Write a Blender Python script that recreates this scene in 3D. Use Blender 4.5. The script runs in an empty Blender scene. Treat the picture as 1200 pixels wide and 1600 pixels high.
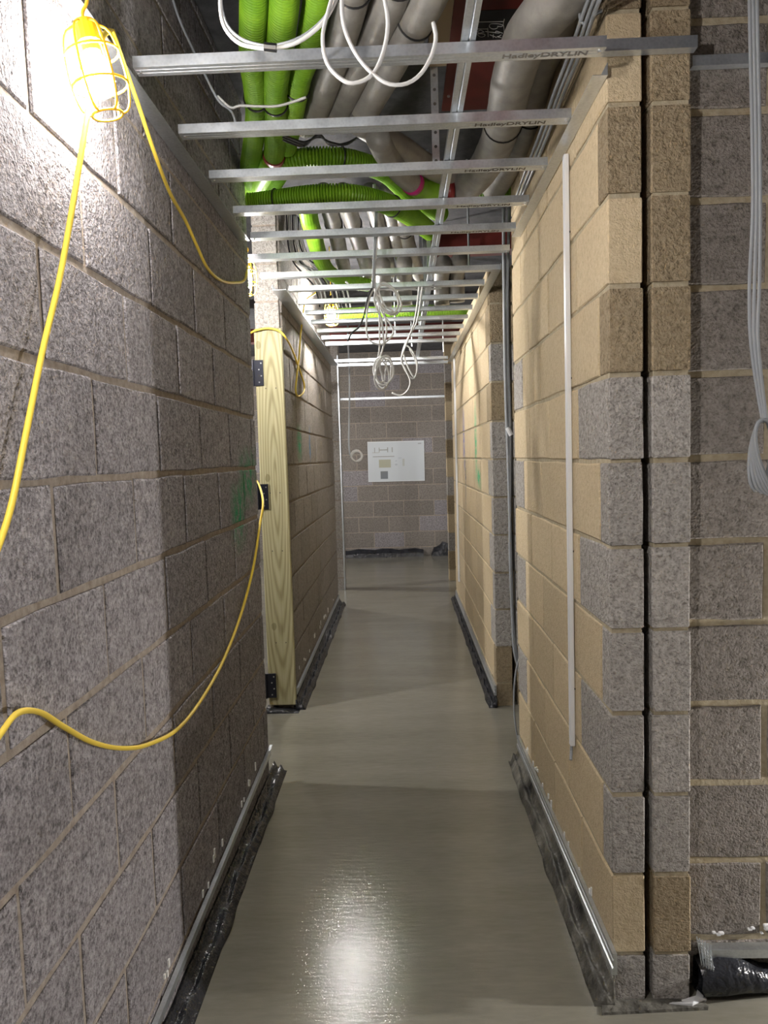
import bpy, math, random
import numpy as np
from mathutils import Vector, Matrix
random.seed(7)
SC = bpy.context.scene
COL = SC.collection

# ------------------------------------------------------------------ camera
FPX, YAW, PITCH, ROLL, CAMH = 1155.0, -0.0255, 0.0732, -0.0296, 1.52
def cam_axes():
    cy, sy, cp, sp = math.cos(YAW), math.sin(YAW), math.cos(PITCH), math.sin(PITCH)
    f = np.array([sy*cp, cy*cp, -sp]); r = np.array([cy, -sy, 0.0]); u = np.cross(r, f)
    c, s = math.cos(ROLL), math.sin(ROLL)
    return r*c+u*s, -r*s+u*c, f
AR, AU, AF = cam_axes()
cd = bpy.data.cameras.new('camera'); cam = bpy.data.objects.new('camera', cd); COL.objects.link(cam)
cd.sensor_fit = 'VERTICAL'; cd.sensor_height = 36.0; cd.lens = FPX/1600*36; cd.clip_start = 0.02
cam.matrix_world = Matrix(((AR[0], AU[0], -AF[0], 0), (AR[1], AU[1], -AF[1], 0), (AR[2], AU[2], -AF[2], CAMH), (0, 0, 0, 1)))
SC.camera = cam

def at(px, py, x=None, y=None, z=None):
    """a measured point of the photograph placed on a known plane of the building"""
    d = AF + AR*(px-600)/FPX - AU*(py-800)/FPX
    t = (x/d[0]) if x is not None else (y/d[1]) if y is not None else ((z-CAMH)/d[2])
    return Vector((d[0]*t, d[1]*t, CAMH+d[2]*t))

# ------------------------------------------------------------------ world, exposure
w = bpy.data.worlds.new('world'); SC.world = w; w.use_nodes = True
w.node_tree.nodes['Background'].inputs[0].default_value = (0.75, 0.8, 1, 1)
w.node_tree.nodes['Background'].inputs[1].default_value = 0.02
SC.view_settings.view_transform = 'Standard'; SC.view_settings.look = 'None'
SC.view_settings.gamma = 1; SC.view_settings.use_curve_mapping = False
SC.view_settings.exposure = 0.74
LAMP = 800.0        # radiance of the bulbs
# site lamps: (x, y, z, strength factor); the first three hang in the corridor in view, the others light the rooms beside it
LAMPS_IN_VIEW = [(-0.588, 1.526, 2.31, 0.42), (-0.745, 3.72, 2.43, 0.7), (-0.50, 5.70, 2.62, 1.7)]
LAMPS_AROUND = [(-0.54, 0.42, 2.15, 1.0), (2.3, 1.875, 0.62, 2.5), (-2.3, 3.60, 2.1, 2.4), (-2.4, 8.9, 2.1, 3.2), (1.9, 9.6, 1.9, 1.2)]

# ------------------------------------------------------------------ helpers
def tag(o, label=None, cat=None, group=None, kind=None):
    if label: o['label'] = label
    if cat: o['category'] = cat
    if group: o['group'] = group
    if kind: o['kind'] = kind
    return o
def link(name, me, m=None, parent=None, smooth=False):
    o = bpy.data.objects.new(name, me); COL.objects.link(o)
    if m is not None and me is not None and len(me.materials) == 0: me.materials.append(m)
    if parent is not None: o.parent = parent
    if smooth: me.shade_smooth()
    return o
def empty(name, loc=(0, 0, 0)):
    o = bpy.data.objects.new(name, None); COL.objects.link(o); o.location = loc; o.empty_display_size = .05
    return o
class MB:
    def __init__(s): s.v = []; s.f = []
    def add(s, v, f):
        n = len(s.v); s.v += [tuple(p) for p in v]; s.f += [tuple(i+n for i in q) for q in f]; return s
    def box(s, a, b):
        x0, y0, z0 = a; x1, y1, z1 = b
        return s.add([(x0,y0,z0),(x1,y0,z0),(x1,y1,z0),(x0,y1,z0),(x0,y0,z1),(x1,y0,z1),(x1,y1,z1),(x0,y1,z1)],
                     [(0,3,2,1),(4,5,6,7),(0,1,5,4),(1,2,6,5),(2,3,7,6),(3,0,4,7)])
    def bev(s, a, b, c=.002):
        """box with chamfered edges"""
        lo, hi = Vector(a), Vector(b); pts = {}; v = []
        for sx in (0,1):
            for sy in (0,1):
                for sz in (0,1):
                    P = [hi[i] if (sx,sy,sz)[i] else lo[i] for i in range(3)]
                    for ax in range(3):
                        q = list(P)
                        for i in range(3):
                            if i != ax: q[i] += -c if (sx,sy,sz)[i] else c
                        pts[(sx,sy,sz,ax)] = len(v); v.append(q)
        f = []
        for ax in range(3):
            i, j = [k for k in range(3) if k != ax]
            for sd in (0,1):
                q = []
                for (p, r) in ((0,0),(1,0),(1,1),(0,1)):
                    k = [0,0,0]; k[ax] = sd; k[i] = p; k[j] = r; q.append(pts[(*k, ax)])
                f.append(q)
            for p in (0,1):
                for r in (0,1):
                    k0 = [0,0,0]; k0[i] = p; k0[j] = r; k1 = list(k0); k1[ax] = 1
                    f.append([pts[(*k0,i)], pts[(*k1,i)], pts[(*k1,j)], pts[(*k0,j)]])
        for sx in (0,1):
            for sy in (0,1):
                for sz in (0,1): f.append([pts[(sx,sy,sz,0)], pts[(sx,sy,sz,1)], pts[(sx,sy,sz,2)]])
        return s.add(v, f)
    def tube(s, P, r, n=8, caps=True, rf=None, closed=False):
        P = [Vector(p) for p in P]; N = len(P); T = []
        for i in range(N):
            a = P[(i-1) % N] if (closed or i) else P[0]; b = P[(i+1) % N] if (closed or i < N-1) else P[-1]
            T.append((b-a).normalized())
        u = T[0].orthogonal().normalized(); R = []
        for i in range(N):
            u = (u - T[i]*u.dot(T[i])).normalized(); wv = T[i].cross(u)
            rr = rf(i) if rf else r
            R += [P[i] + (u*math.cos(2*math.pi*k/n) + wv*math.sin(2*math.pi*k/n))*rr for k in range(n)]
        F = []
        for i in range(N if closed else N-1):
            j = (i+1) % N
            for k in range(n): F.append((i*n+k, i*n+(k+1) % n, j*n+(k+1) % n, j*n+k))
        if caps and not closed: F += [tuple(range(n-1, -1, -1)), tuple((N-1)*n+k for k in range(n))]
        return s.add(R, F)
    def prism(s, prof, a, b, ax):
        """closed 2-D profile extruded from a to b along axis ax ('x': prof=(y,z); 'y': prof=(x,z))"""
        n = len(prof)
        def p3(q, t): return (t, q[0], q[1]) if ax == 'x' else (q[0], t, q[1]) if ax == 'y' else (q[0], q[1], t)
        v = [p3(q, a) for q in prof] + [p3(q, b) for q in prof]
        f = [(k, (k+1) % n, n+(k+1) % n, n+k) for k in range(n)] + [tuple(range(n-1, -1, -1)), tuple(range(n, 2*n))]
        return s.add(v, f)
    def me(s, name='mesh'):
        m = bpy.data.meshes.new(name); m.from_pydata([tuple(p) for p in s.v], [], s.f); m.validate()
        import bmesh
        b = bmesh.new(); b.from_mesh(m); bmesh.ops.recalc_face_normals(b, faces=b.faces[:]); b.to_mesh(m); b.free()
        m.update(); return m
    def build(s, name, m, parent=None, smooth=False): return link(name, s.me(name), m, parent, smooth)
def sheet(path, th):
    """open 2-D path -> closed thin profile"""
    P = [Vector(p) for p in path]; off = []
    for i in range(len(P)):
        d = (P[min(i+1, len(P)-1)] - P[max(i-1, 0)]).normalized(); off.append(P[i] + Vector((-d.y, d.x))*th)
    return [tuple(p) for p in P] + [tuple(p) for p in reversed(off)]
def spline(P, step=.02):
    """Catmull-Rom through the points, resampled evenly"""
    P = [Vector(p) for p in P]
    if len(P) == 2:
        n = max(1, int((P[1]-P[0]).length/step)); return [P[0].lerp(P[1], i/n) for i in range(n+1)]
    Q = [P[0]*2-P[1]] + P + [P[-1]*2-P[-2]]; out = []
    for i in range(1, len(Q)-2):
        for k in range(16):
            t = k/16; a, b, c, d = Q[i-1], Q[i], Q[i+1], Q[i+2]
            out.append(.5*((2*b)+(c-a)*t+(2*a-5*b+4*c-d)*t*t+(3*b-a-3*c+d)*t**3))
    out.append(P[-1]); L = [0]
    for i in range(1, len(out)): L.append(L[-1]+(out[i]-out[i-1]).length)
    n = max(2, int(L[-1]/step)); res = []; j = 0
    for i in range(n+1):
        s_ = L[-1]*i/n
        while j < len(L)-2 and L[j+1] < s_: j += 1
        res.append(out[j].lerp(out[j+1], (s_-L[j])/max(1e-9, L[j+1]-L[j])))
    return res

# ------------------------------------------------------------------ materials
def mat(name, base=(.5,.5,.5), rough=.6, metal=0.0, spec=.5):
    m = bpy.data.materials.new(name); m.use_nodes = True; b = m.node_tree.nodes['Principled BSDF']
    b.inputs['Base Color'].default_value = (*base, 1); b.inputs['Roughness'].default_value = rough
    b.inputs['Metallic'].default_value = metal; b.inputs['Specular IOR Level'].default_value = spec
    return m
class N:
    def __init__(s, m): s.t = m.node_tree; s.b = s.t.nodes['Principled BSDF']
    def n(s, typ, **kw):
        x = s.t.nodes.new(typ)
        for k, v in kw.items():
            if k.startswith('_'): setattr(x, k[1:], v)
            else: x.inputs[k.replace('__', ' ')].default_value = v
        return x
    def l(s, a, b): s.t.links.new(a, b)
    def noise(s, vec, scale, detail=3, rough=.55):
        x = s.n('ShaderNodeTexNoise', Scale=scale, Detail=detail, Roughness=rough); s.l(vec, x.inputs['Vector']); return x.outputs['Fac']
    def ramp(s, fac, stops):
        x = s.t.nodes.new('ShaderNodeValToRGB'); e = x.color_ramp.elements
        while len(e) < len(stops): e.new(.5)
        for i, (p, c) in enumerate(stops):
            e[i].position = p; e[i].color = (*c, 1) if len(c) == 3 else c
        s.l(fac, x.inputs[0]); return x.outputs[0]
    def mix(s, fac, a, b, mode='MIX'):
        x = s.t.nodes.new('ShaderNodeMix'); x.data_type = 'RGBA'; x.blend_type = mode
        for i, q in ((0, fac), (6, a), (7, b)):
            if hasattr(q, 'links'): s.l(q, x.inputs[i])
            else: x.inputs[i].default_value = q if i == 0 else (*q, 1)
        return x.outputs[2]
    def math(s, op, a, b=0.0, c=None):
        x = s.t.nodes.new('ShaderNodeMath'); x.operation = op
        for i, q in enumerate((a, b) if c is None else (a, b, c)):
            if hasattr(q, 'links'): s.l(q, x.inputs[i])
            else: x.inputs[i].default_value = q
        return x.outputs[0]
    def bump(s, h, dist, strength=1.0, prev=None):
        x = s.n('ShaderNodeBump', Strength=strength, Distance=dist); s.l(h, x.inputs['Height'])
        if prev is not None: s.l(prev, x.inputs['Normal'])
        return x.outputs[0]
    def pos(s): return s.t.nodes.new('ShaderNodeNewGeometry').outputs['Position']
    def obj(s): return s.t.nodes.new('ShaderNodeTexCoord').outputs['Object']

def block_mat(name, dark, mid, light, grain=170, depth=.0022, pits=.36, marks=()):
    m = mat(name, mid, .92, spec=.2); k = N(m); p = k.pos()
    n1 = k.noise(p, grain, 2, .6); n2 = k.noise(p, grain*.38, 3, .6); n3 = k.noise(p, 5, 3)
    c = k.ramp(n1, [(pits-.05, dark), (pits+.07, mid), (.72, light)])
    c = k.mix(.55, c, k.ramp(n2, [(.3, dark), (.5, mid), (.75, light)]))
    c = k.mix(k.math('MULTIPLY', n3, .5), c, tuple(x*.8 for x in mid))
    oi = k.t.nodes.new('ShaderNodeObjectInfo')
    v = k.math('MULTIPLY_ADD', oi.outputs['Random'], .16, .92)
    comb = k.t.nodes.new('ShaderNodeCombineColor')
    for i in range(3): k.l(v, comb.inputs[i])
    c = k.mix(1.0, c, comb.outputs[0], 'MULTIPLY')
    sep = k.t.nodes.new('ShaderNodeSeparateXYZ'); k.l(p, sep.inputs[0]); X, Y, Z = sep.outputs
    for (col, x0, x1, ya, yb, za, zb, slant) in marks:        # sprayed paint lines on the blocks
        yy = k.math('ADD', Y, k.math('MULTIPLY', k.math('SUBTRACT', Z, (za+zb)/2), slant))
        def soft(q, lo, hi):
            r = k.math('DIVIDE', k.math('ABSOLUTE', k.math('SUBTRACT', q, (lo+hi)/2)), (hi-lo)/2)
            x = k.t.nodes.new('ShaderNodeMath'); x.operation = 'SUBTRACT'; x.use_clamp = True; x.inputs[0].default_value = 1.35; k.l(r, x.inputs[1]); return x.outputs[0]
        a = soft(yy, ya, yb); b_ = soft(Z, za, zb)
        d = k.math('LESS_THAN', k.math('ABSOLUTE', k.math('SUBTRACT', X, (x0+x1)/2)), (x1-x0)/2)
        f = k.math('MULTIPLY', k.math('MULTIPLY', a, b_), d)
        f = k.math('MULTIPLY', f, k.ramp(k.noise(p, 22, 4, .7), [(.35, (0,0,0)), (.6, (1,1,1))]))
        c = k.mix(f, c, col)
    k.l(c, k.b.inputs['Base Color'])
    h = k.math('ADD', k.math('MINIMUM', n1, .55), k.math('MULTIPLY', n2, .9))
    b1 = k.bump(h, depth*4, .8); k.l(b1, k.b.inputs['Normal'])
    return m
MARKS = [((.03,.30,.13), -.70,-.64, 2.86,3.10, 1.18,1.42, .1), ((.03,.30,.13), -.70,-.64, 3.02,3.36, 1.34,1.56, -.3),
         ((.03,.30,.13), -.72,-.66, 4.90,5.12, 1.53,1.74, 0), ((.05,.2,.45), -.72,-.66, 5.55,5.63, 1.5,1.75, 0)]
RMARKS = [((.03,.42,.2), .5,.56, 5.26,5.42, 1.36,1.86, .05), ((.03,.42,.2), .5,.56, 5.05,5.3, 1.29,1.44, -.5), ((.10,.13,.42), .5,.56, 6.25,6.42, 1.4,1.9, .0), ((.12,.14,.2), .5,.56, 6.2,6.3, 1.1,1.5, .1)]
M = {}
M['gray'] = block_mat('block_gray', (.055,.049,.05), (.305,.285,.295), (.58,.55,.565), grain=140, depth=.0036, pits=.43, marks=MARKS)
M['pale'] = block_mat('block_pale', (.12,.105,.09), (.40,.375,.345), (.64,.61,.57), grain=140, depth=.003, pits=.39)
M['tan'] = block_mat('block_tan', (.41,.32,.19), (.60,.485,.315), (.70,.59,.41), grain=190, depth=.0012, pits=.3, marks=RMARKS)
M['brown'] = block_mat('block_brown', (.11,.08,.045), (.33,.26,.165), (.47,.39,.27), grain=140, depth=.0028)
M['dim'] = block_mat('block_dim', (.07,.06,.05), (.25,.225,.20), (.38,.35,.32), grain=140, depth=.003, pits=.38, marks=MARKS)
def mortar_mat(name, c0, c1):
    m = mat(name, c0, .95, spec=.15); k = N(m); p = k.pos(); n1 = k.noise(p, 45, 4, .65)
    k.l(k.ramp(n1, [(.3, c0), (.7, c1)]), k.b.inputs['Base Color']); k.l(k.bump(n1, .006, .8), k.b.inputs['Normal']); return m
M['mortar'] = mortar_mat('mortar', (.27,.225,.185), (.44,.385,.33))
M['mortar_tan'] = mortar_mat('mortar_tan', (.36,.30,.20), (.50,.44,.32))
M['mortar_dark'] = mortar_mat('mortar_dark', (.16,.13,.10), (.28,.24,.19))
def steel_mat():
    m = mat('galvanised_steel', (.62,.66,.70), .34, .9); k = N(m); p = k.pos()
    v = k.n('ShaderNodeTexVoronoi', Scale=120); k.l(p, v.inputs['Vector']); n = k.noise(p, 14, 3)
    k.l(k.ramp(k.math('ADD', k.math('MULTIPLY', v.outputs['Distance'], .5), k.math('MULTIPLY', n, .6)), [(.2, (.56,.60,.64)), (.7, (.70,.74,.78))]), k.b.inputs['Base Color'])
    k.l(k.math('MULTIPLY_ADD', n, .3, .2), k.b.inputs['Roughness']); return m
M['steel'] = steel_mat()
def floor_mat():
    m = mat('wet_screed', (.25,.235,.20), .13, spec=.45); k = N(m); p = k.pos()
    mp = k.n('ShaderNodeMapping'); mp.inputs['Scale'].default_value = (1, 4.5, 1); k.l(p, mp.inputs['Vector'])
    n1 = k.noise(mp.outputs[0], 1.1, 4, .6); n2 = k.noise(p, 260, 2, .7); n3 = k.noise(p, 2.2, 3); n4 = k.noise(mp.outputs[0], 14, 3)
    c = k.ramp(n1, [(.3, (.185,.178,.14)), (.7, (.255,.243,.20))])
    c = k.mix(.25, c, k.ramp(n4, [(.35, (.17,.163,.13)), (.65, (.265,.252,.21))]))
    k.l(c, k.b.inputs['Base Color'])
    k.l(k.math('MULTIPLY_ADD', n3, .12, .035), k.b.inputs['Roughness'])
    b1 = k.bump(n2, .0008, .4); b2 = k.bump(n4, .004, .25, b1); k.l(b2, k.b.inputs['Normal']); return m
M['floor'] = floor_mat()
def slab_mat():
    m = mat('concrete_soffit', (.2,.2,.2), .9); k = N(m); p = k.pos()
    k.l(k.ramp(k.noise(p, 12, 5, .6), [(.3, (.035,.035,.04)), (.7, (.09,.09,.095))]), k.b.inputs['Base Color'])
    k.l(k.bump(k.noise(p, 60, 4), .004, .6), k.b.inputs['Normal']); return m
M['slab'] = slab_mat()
def noisy(name, a, b, scale, rough, metal=0, bump=.0, bscale=None, spec=.5):
    m = mat(name, a, rough, metal, spec); k = N(m); p = k.pos(); n = k.noise(p, scale, 4)
    k.l(k.ramp(n, [(.3, a), (.7, b)]), k.b.inputs['Base Color'])
    if bump: k.l(k.bump(k.noise(p, bscale or scale, 3), bump, .7), k.b.inputs['Normal'])
    return m
M['green'] = noisy('green_duct_plastic', (.13,.30,.010), (.22,.42,.02), 9, .42)
M['wrap'] = noisy('grey_foil_insulation', (.25,.24,.22), (.36,.345,.315), 16, .46, .1, .004, 26)
M['red'] = noisy('red_oxide_steel', (.13,.018,.014), (.20,.03,.022), 7, .55)
M['black'] = mat('black_plastic', (.012,.012,.013), .4)
M['membrane'] = noisy('black_membrane', (.010,.011,.014), (.03,.032,.038), 12, .25, 0, .02, 22)
M['muddy'] = noisy('screed_splashed_membrane', (.012,.012,.013), (.24,.23,.195), 8, .4, 0, .02, 24)
M['white'] = mat('white_plastic', (.80,.81,.82), .35); M['cablewhite'] = mat('white_flex', (.55,.55,.54), .4); M['print'] = mat('stencil_print', (.13,.12,.11), .8)
M['cable'] = mat('white_cable', (.62,.62,.60), .45)
M['greycable'] = mat('grey_cable', (.32,.34,.36), .45)
M['yellow'] = mat('yellow_cable', (.82,.60,.07), .45)
M['yellowcage'] = mat('yellow_cage_plastic', (.85,.50,.02), .4)
M['pink'] = mat('magenta_tape', (.5,.02,.18), .4)
M['darkred'] = mat('dark_red_seal', (.22,.02,.02), .4)
M['chalk'] = mat('chalk', (.75,.75,.72), .9)
M['ink'] = mat('printed_ink', (.05,.045,.04), .8)
M['hinge'] = mat('dark_hinge_steel', (.03,.032,.045), .42, .7)
M['screw'] = mat('bright_screw', (.7,.7,.7), .3, 1)
M['sprayboard'] = mat('ply_packer', (.33,.26,.17), .8)
def bulb_mat(s):
    m = mat('lit_bulb', (1,1,1), .5); b = m.node_tree.nodes['Principled BSDF']
    b.inputs['Emission Color'].default_value = (1.0, .96, .93, 1); b.inputs['Emission Strength'].default_value = s; return m
def wood_mat():
    m = mat('treated_timber', (.5,.45,.25), .65); k = N(m); p = k.pos()
    mp = k.n('ShaderNodeMapping'); mp.inputs['Scale'].default_value = (1, 1, .075); mp.inputs['Location'].default_value = (.755, -4.40, -.105); k.l(p, mp.inputs['Vector'])
    wv = k.n('ShaderNodeTexWave', Scale=21, Distortion=2.2, Detail=2, **{'Detail__Scale': 1.5}); wv.wave_type = 'RINGS'; wv.rings_direction = 'SPHERICAL'; k.l(mp.outputs[0], wv.inputs['Vector'])
    c = k.ramp(wv.outputs['Fac'], [(.0, (.46,.42,.25)), (.6, (.40,.36,.19)), (1, (.25,.21,.10))])
    mp2 = k.n('ShaderNodeMapping'); mp2.inputs['Scale'].default_value = (1, 1, .02); k.l(p, mp2.inputs['Vector'])
    c = k.mix(.3, c, k.ramp(k.noise(mp2.outputs[0], 90, 3), [(.3, (.26,.23,.11)), (.7, (.55,.52,.33))]))
    sep = k.t.nodes.new('ShaderNodeSeparateXYZ'); k.l(p, sep.inputs[0])
    for (kx, kz) in ((-.825, 2.205), (-.80, 1.42), (-.80, .52)):
        dx = k.math('MULTIPLY', k.math('SUBTRACT', sep.outputs[0], kx), 1.6); dz = k.math('SUBTRACT', sep.outputs[2], kz)
        r = k.math('SQRT', k.math('ADD', k.math('MULTIPLY', dx, dx), k.math('MULTIPLY', dz, dz)))
        r = k.math('ADD', r, k.math('MULTIPLY', k.noise(p, 30, 2), .02))
        f = k.math('LESS_THAN', r, .034); c = k.mix(k.math('MULTIPLY', f, .6), c, (.17,.15,.06))
    k.l(c, k.b.inputs['Base Color']); return m
M['wood'] = wood_mat()
def poster_mat(c, wdt, hgt):
    """printed drawing sheet: faint plan, blocks of text and a grey key square"""
    m = mat('printed_sheet', (.62,.66,.70), .55); k = N(m); p = k.obj()
    sep = k.t.nodes.new('ShaderNodeSeparateXYZ'); k.l(p, sep.inputs[0])
    U = k.math('DIVIDE', sep.outputs[0], wdt); V = k.math('DIVIDE', sep.outputs[2], hgt); col = None; cur = (.66,.69,.71)
    for (u, v, du, dv, cc) in ((.5,.5,.49,.475,(.56,.60,.63)), (.30,.45,.105,.10,(.40,.40,.31)), (.285,.165,.065,.095,(.17,.19,.21)), (.125,.79,.006,.06,(.30,.31,.29)), (.205,.79,.006,.06,(.30,.31,.29)),
        (.28,.79,.08,.012,(.30,.31,.29)), (.355,.79,.008,.06,(.30,.31,.29)), (.435,.79,.008,.06,(.30,.31,.29)), (.28,.625,.19,.008,(.27,.27,.25)), (.14,.725,.06,.006,(.4,.4,.36)), (.50,.42,.02,.02,(.42,.46,.5)),
        (.50,.51,.015,.012,(.42,.46,.5)), (.63,.47,.018,.09,(.47,.49,.46)), (.92,.93,.03,.015,(.38,.40,.42)), (.57,.58,.03,.006,(.4,.44,.48))):
        a = k.math('LESS_THAN', k.math('ABSOLUTE', k.math('SUBTRACT', U, u)), du); b = k.math('LESS_THAN', k.math('ABSOLUTE', k.math('SUBTRACT', V, v)), dv)
        cur = k.mix(k.math('MULTIPLY', a, b), cur, cc)
    k.l(cur, k.b.inputs['Base Color']); return m

# ------------------------------------------------------------------ structure
CZ = [-.088 + .2258*i for i in range(16)]            # bed joints: .138, .364 ...
TOP = 3.12
XL, XR, YP = -.667, .545, 1.9575
fl = MB().add([(-4,-2,0),(4,-2,0),(4,11.6,0),(-4,11.6,0)], [(0,1,2,3)]).build('floor', M['floor'])
tag(fl, 'wet grey levelling screed with soft reflections along the whole corridor', 'floor', kind='structure')
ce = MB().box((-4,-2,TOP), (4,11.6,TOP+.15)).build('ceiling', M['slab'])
tag(ce, 'dark concrete soffit above the ducts and pipes', 'ceiling', kind='structure')

_cache = {}
def block_me(L, T, H, var, m):
    """rough concrete block, long axis x, centred, with uneven chipped arrises on both faces"""
    key = (round(L, 3), round(T, 3), round(H, 3), var, m.name)
    if key in _cache: return _cache[key]
    rnd = random.Random(var*77+int(L*1000)); n = 3 if L > .15 else 1; pts = []
    for i in range(n): pts.append((-L/2+L*i/n, -H/2))
    pts.append((L/2, -H/2)); pts.append((L/2, 0))
    for i in range(n): pts.append((L/2-L*i/n, H/2))
    pts.append((-L/2, H/2)); pts.append((-L/2, 0))
    pts = [(x+rnd.uniform(-.0022, .0022), z+rnd.uniform(-.0028, .0028)) for x, z in pts]
    c = .0032; v = []; K = len(pts)
    def inset(p, e): return (p[0]*(1-2*e/L), p[1]*(1-2*e/H))
    for y, e in ((-T/2, c*1.1), (-T/2+c, 0), (T/2-c, 0), (T/2, c*1.1)):
        for p in pts:
            q = inset(p, e*rnd.uniform(.6, 1.5)) if e else p; v.append((q[0], y, q[1]))
    f = [tuple(range(K))] + [tuple(3*K+i for i in reversed(range(K)))]
    for r in range(3):
        for i in range(K): f.append((r*K+i, r*K+(i+1) % K, (r+1)*K+(i+1) % K, (r+1)*K+i))
    me = MB().add(v, f).me('block'); me.materials.append(m); _cache[key] = me; return me

def wall(name, label, a0, a1, face, thick, axis, joints, pick, mortar, zc=CZ, top=TOP, joint=.012, rec=.005, endrec=(1, 1)):
    """block wall running along axis from a0 to a1; `face` is the coordinate of its face towards the corridor, thick is signed away from it"""
    lo, hi = sorted((face+math.copysign(rec, thick), face+thick-math.copysign(rec, thick)))
    e0, e1 = rec*endrec[0], rec*endrec[1]
    b = MB()
    if axis == 'y': b.box((lo, a0+e0, 0), (hi, a1-e1, top))
    else: b.box((a0+e0, lo, 0), (a1-e1, hi, top))
    root = b.build(name, mortar); tag(root, label, 'wall', kind='structure')
    for i in range(len(zc)-1):
        z0, z1 = max(zc[i], .0), min(zc[i+1], top)
        if z1-z0 < .03: continue
        z0 += joint/2 if zc[i] > 0 else .002; z1 -= joint/2
        js = [a0] + [j for j in joints(i) if a0+.03 < j < a1-.03] + [a1]
        for j in range(len(js)-1):
            s0 = js[j] + (joint/2 if j else 0); s1 = js[j+1] - (joint/2 if j < len(js)-2 else 0)
            m = M[pick(i, j, js)]
            me = block_me(s1-s0, abs(thick), z1-z0, random.randrange(4), m)
            o = bpy.data.objects.new('block', me); COL.objects.link(o); o.parent = root
            c = (s0+s1)/2; f = face+thick/2 + random.uniform(-.0012, .0012)
            if axis == 'y': o.location = (f, c, (z0+z1)/2); o.rotation_euler.z = math.pi/2
            else: o.location = (c, f, (z0+z1)/2)
    return root
def bond(s, mod, off): return lambda i: [s+off[i % 2]+mod*k for k in range(-12, 30)]

wall('wall_left', 'near left corridor wall of rough grey blocks with brown mortar', -1.2, 3.395, XL, -.15, 'y', bond(1.40, .425, (0, .212)), lambda i, j, js: 'gray', M['mortar'], joint=.016)
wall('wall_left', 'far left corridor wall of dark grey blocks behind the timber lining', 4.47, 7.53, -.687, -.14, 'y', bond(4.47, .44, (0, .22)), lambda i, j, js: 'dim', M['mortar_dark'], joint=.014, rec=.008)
wall('wall_left', 'slim grey block pier at the far left corner', 8.52, 8.68, -.692, -.13, 'y', lambda i: [], lambda i, j, js: 'pale', M['mortar'])
def pickR(i, j, js):
    if j == 0: return 'pale' if i in (0, 2, 3, 4, 5, 6, 7) else ('tan' if i % 2 else 'brown')
    if j == len(js)-2 and i in (2, 4, 6, 8): return 'pale'
    return 'tan'
def jR(i): return [2.30+.425*k for k in range(9)] if i % 2 else [2.05+.425*k for k in range(9)]
wall('wall_right', 'near right corridor wall of sandy blocks with pale corner blocks', YP, 3.57, XR, .089, 'y', jR, pickR, M['mortar_tan'])
def pickR2(i, j, js): return 'pale' if i in (0, 2, 3, 4, 5, 6, 7) else 'brown'
wall('wall_right', 'outer leaf of the cavity wall right of the black gap', YP, 3.57, XR+.112, .100, 'y', jR, pickR2, M['mortar_tan'])
def pickS(i, j, js):
    if j == 0: return 'pale' if i in (2, 3, 4, 5, 6, 7, 9) else 'brown'
    return 'tan'
def jS(i): return [4.4+(.09 if i % 2 else .22)+.44*k for k in range(9)]
wall('wall_right', 'far right corridor wall of sandy blocks with green and blue paint marks', 4.40, 7.68, .537, .10, 'y', jS, pickS, M['mortar_tan'], top=2.62)
wall('wall_right', 'hidden outer leaf behind the hanging grey cables', 4.40, 7.68, .665, .10, 'y', jS, pickS, M['mortar_tan'], top=2.62)
wall('wall_right', 'slim sandy and grey block pier at the far right corner', 8.95, 9.08, .545, .11, 'y', lambda i: [], lambda i, j, js: ('tan', 'pale', 'brown')[(i*5) % 3], M['mortar_tan'])
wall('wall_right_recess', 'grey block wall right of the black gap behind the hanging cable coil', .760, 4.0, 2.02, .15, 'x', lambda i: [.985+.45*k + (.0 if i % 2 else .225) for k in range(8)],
     lambda i, j, js: 'dim', M['mortar_tan'], joint=.018)  # darker block material puts the shade of the recess into the colour
FZ = [-.104+.24*i for i in range(15)]
fx = at(603, 650, y=11.35).x
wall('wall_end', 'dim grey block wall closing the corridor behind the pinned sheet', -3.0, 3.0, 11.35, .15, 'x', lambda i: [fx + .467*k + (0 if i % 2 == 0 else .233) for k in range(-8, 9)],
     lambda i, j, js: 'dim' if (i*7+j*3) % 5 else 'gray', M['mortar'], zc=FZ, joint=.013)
for nm, lb, a, b in (('wall_outer_left', 'block wall of the room left of the corridor', (-4.1,-2,0), (-4,11.6,TOP)), ('wall_outer_right', 'block wall of the room right of the corridor', (4,-2,0), (4.1,11.6,TOP)),
                     ('wall_back', 'block wall behind the viewer', (-4.1,-2.1,0), (4.1,-2,TOP))):
    tag(MB().box(a, b).build(nm, M['dim']), lb, 'wall', kind='structure')
# pier above the timber lining
wall('wall_left', 'pale block pier above the timber lining', 4.44, 4.465, -.70, -.145, 'y', lambda i: [], lambda i, j, js: 'pale', M['mortar'], zc=[2.30, 2.46, 2.68, 2.90, 3.11], joint=.012)

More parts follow.
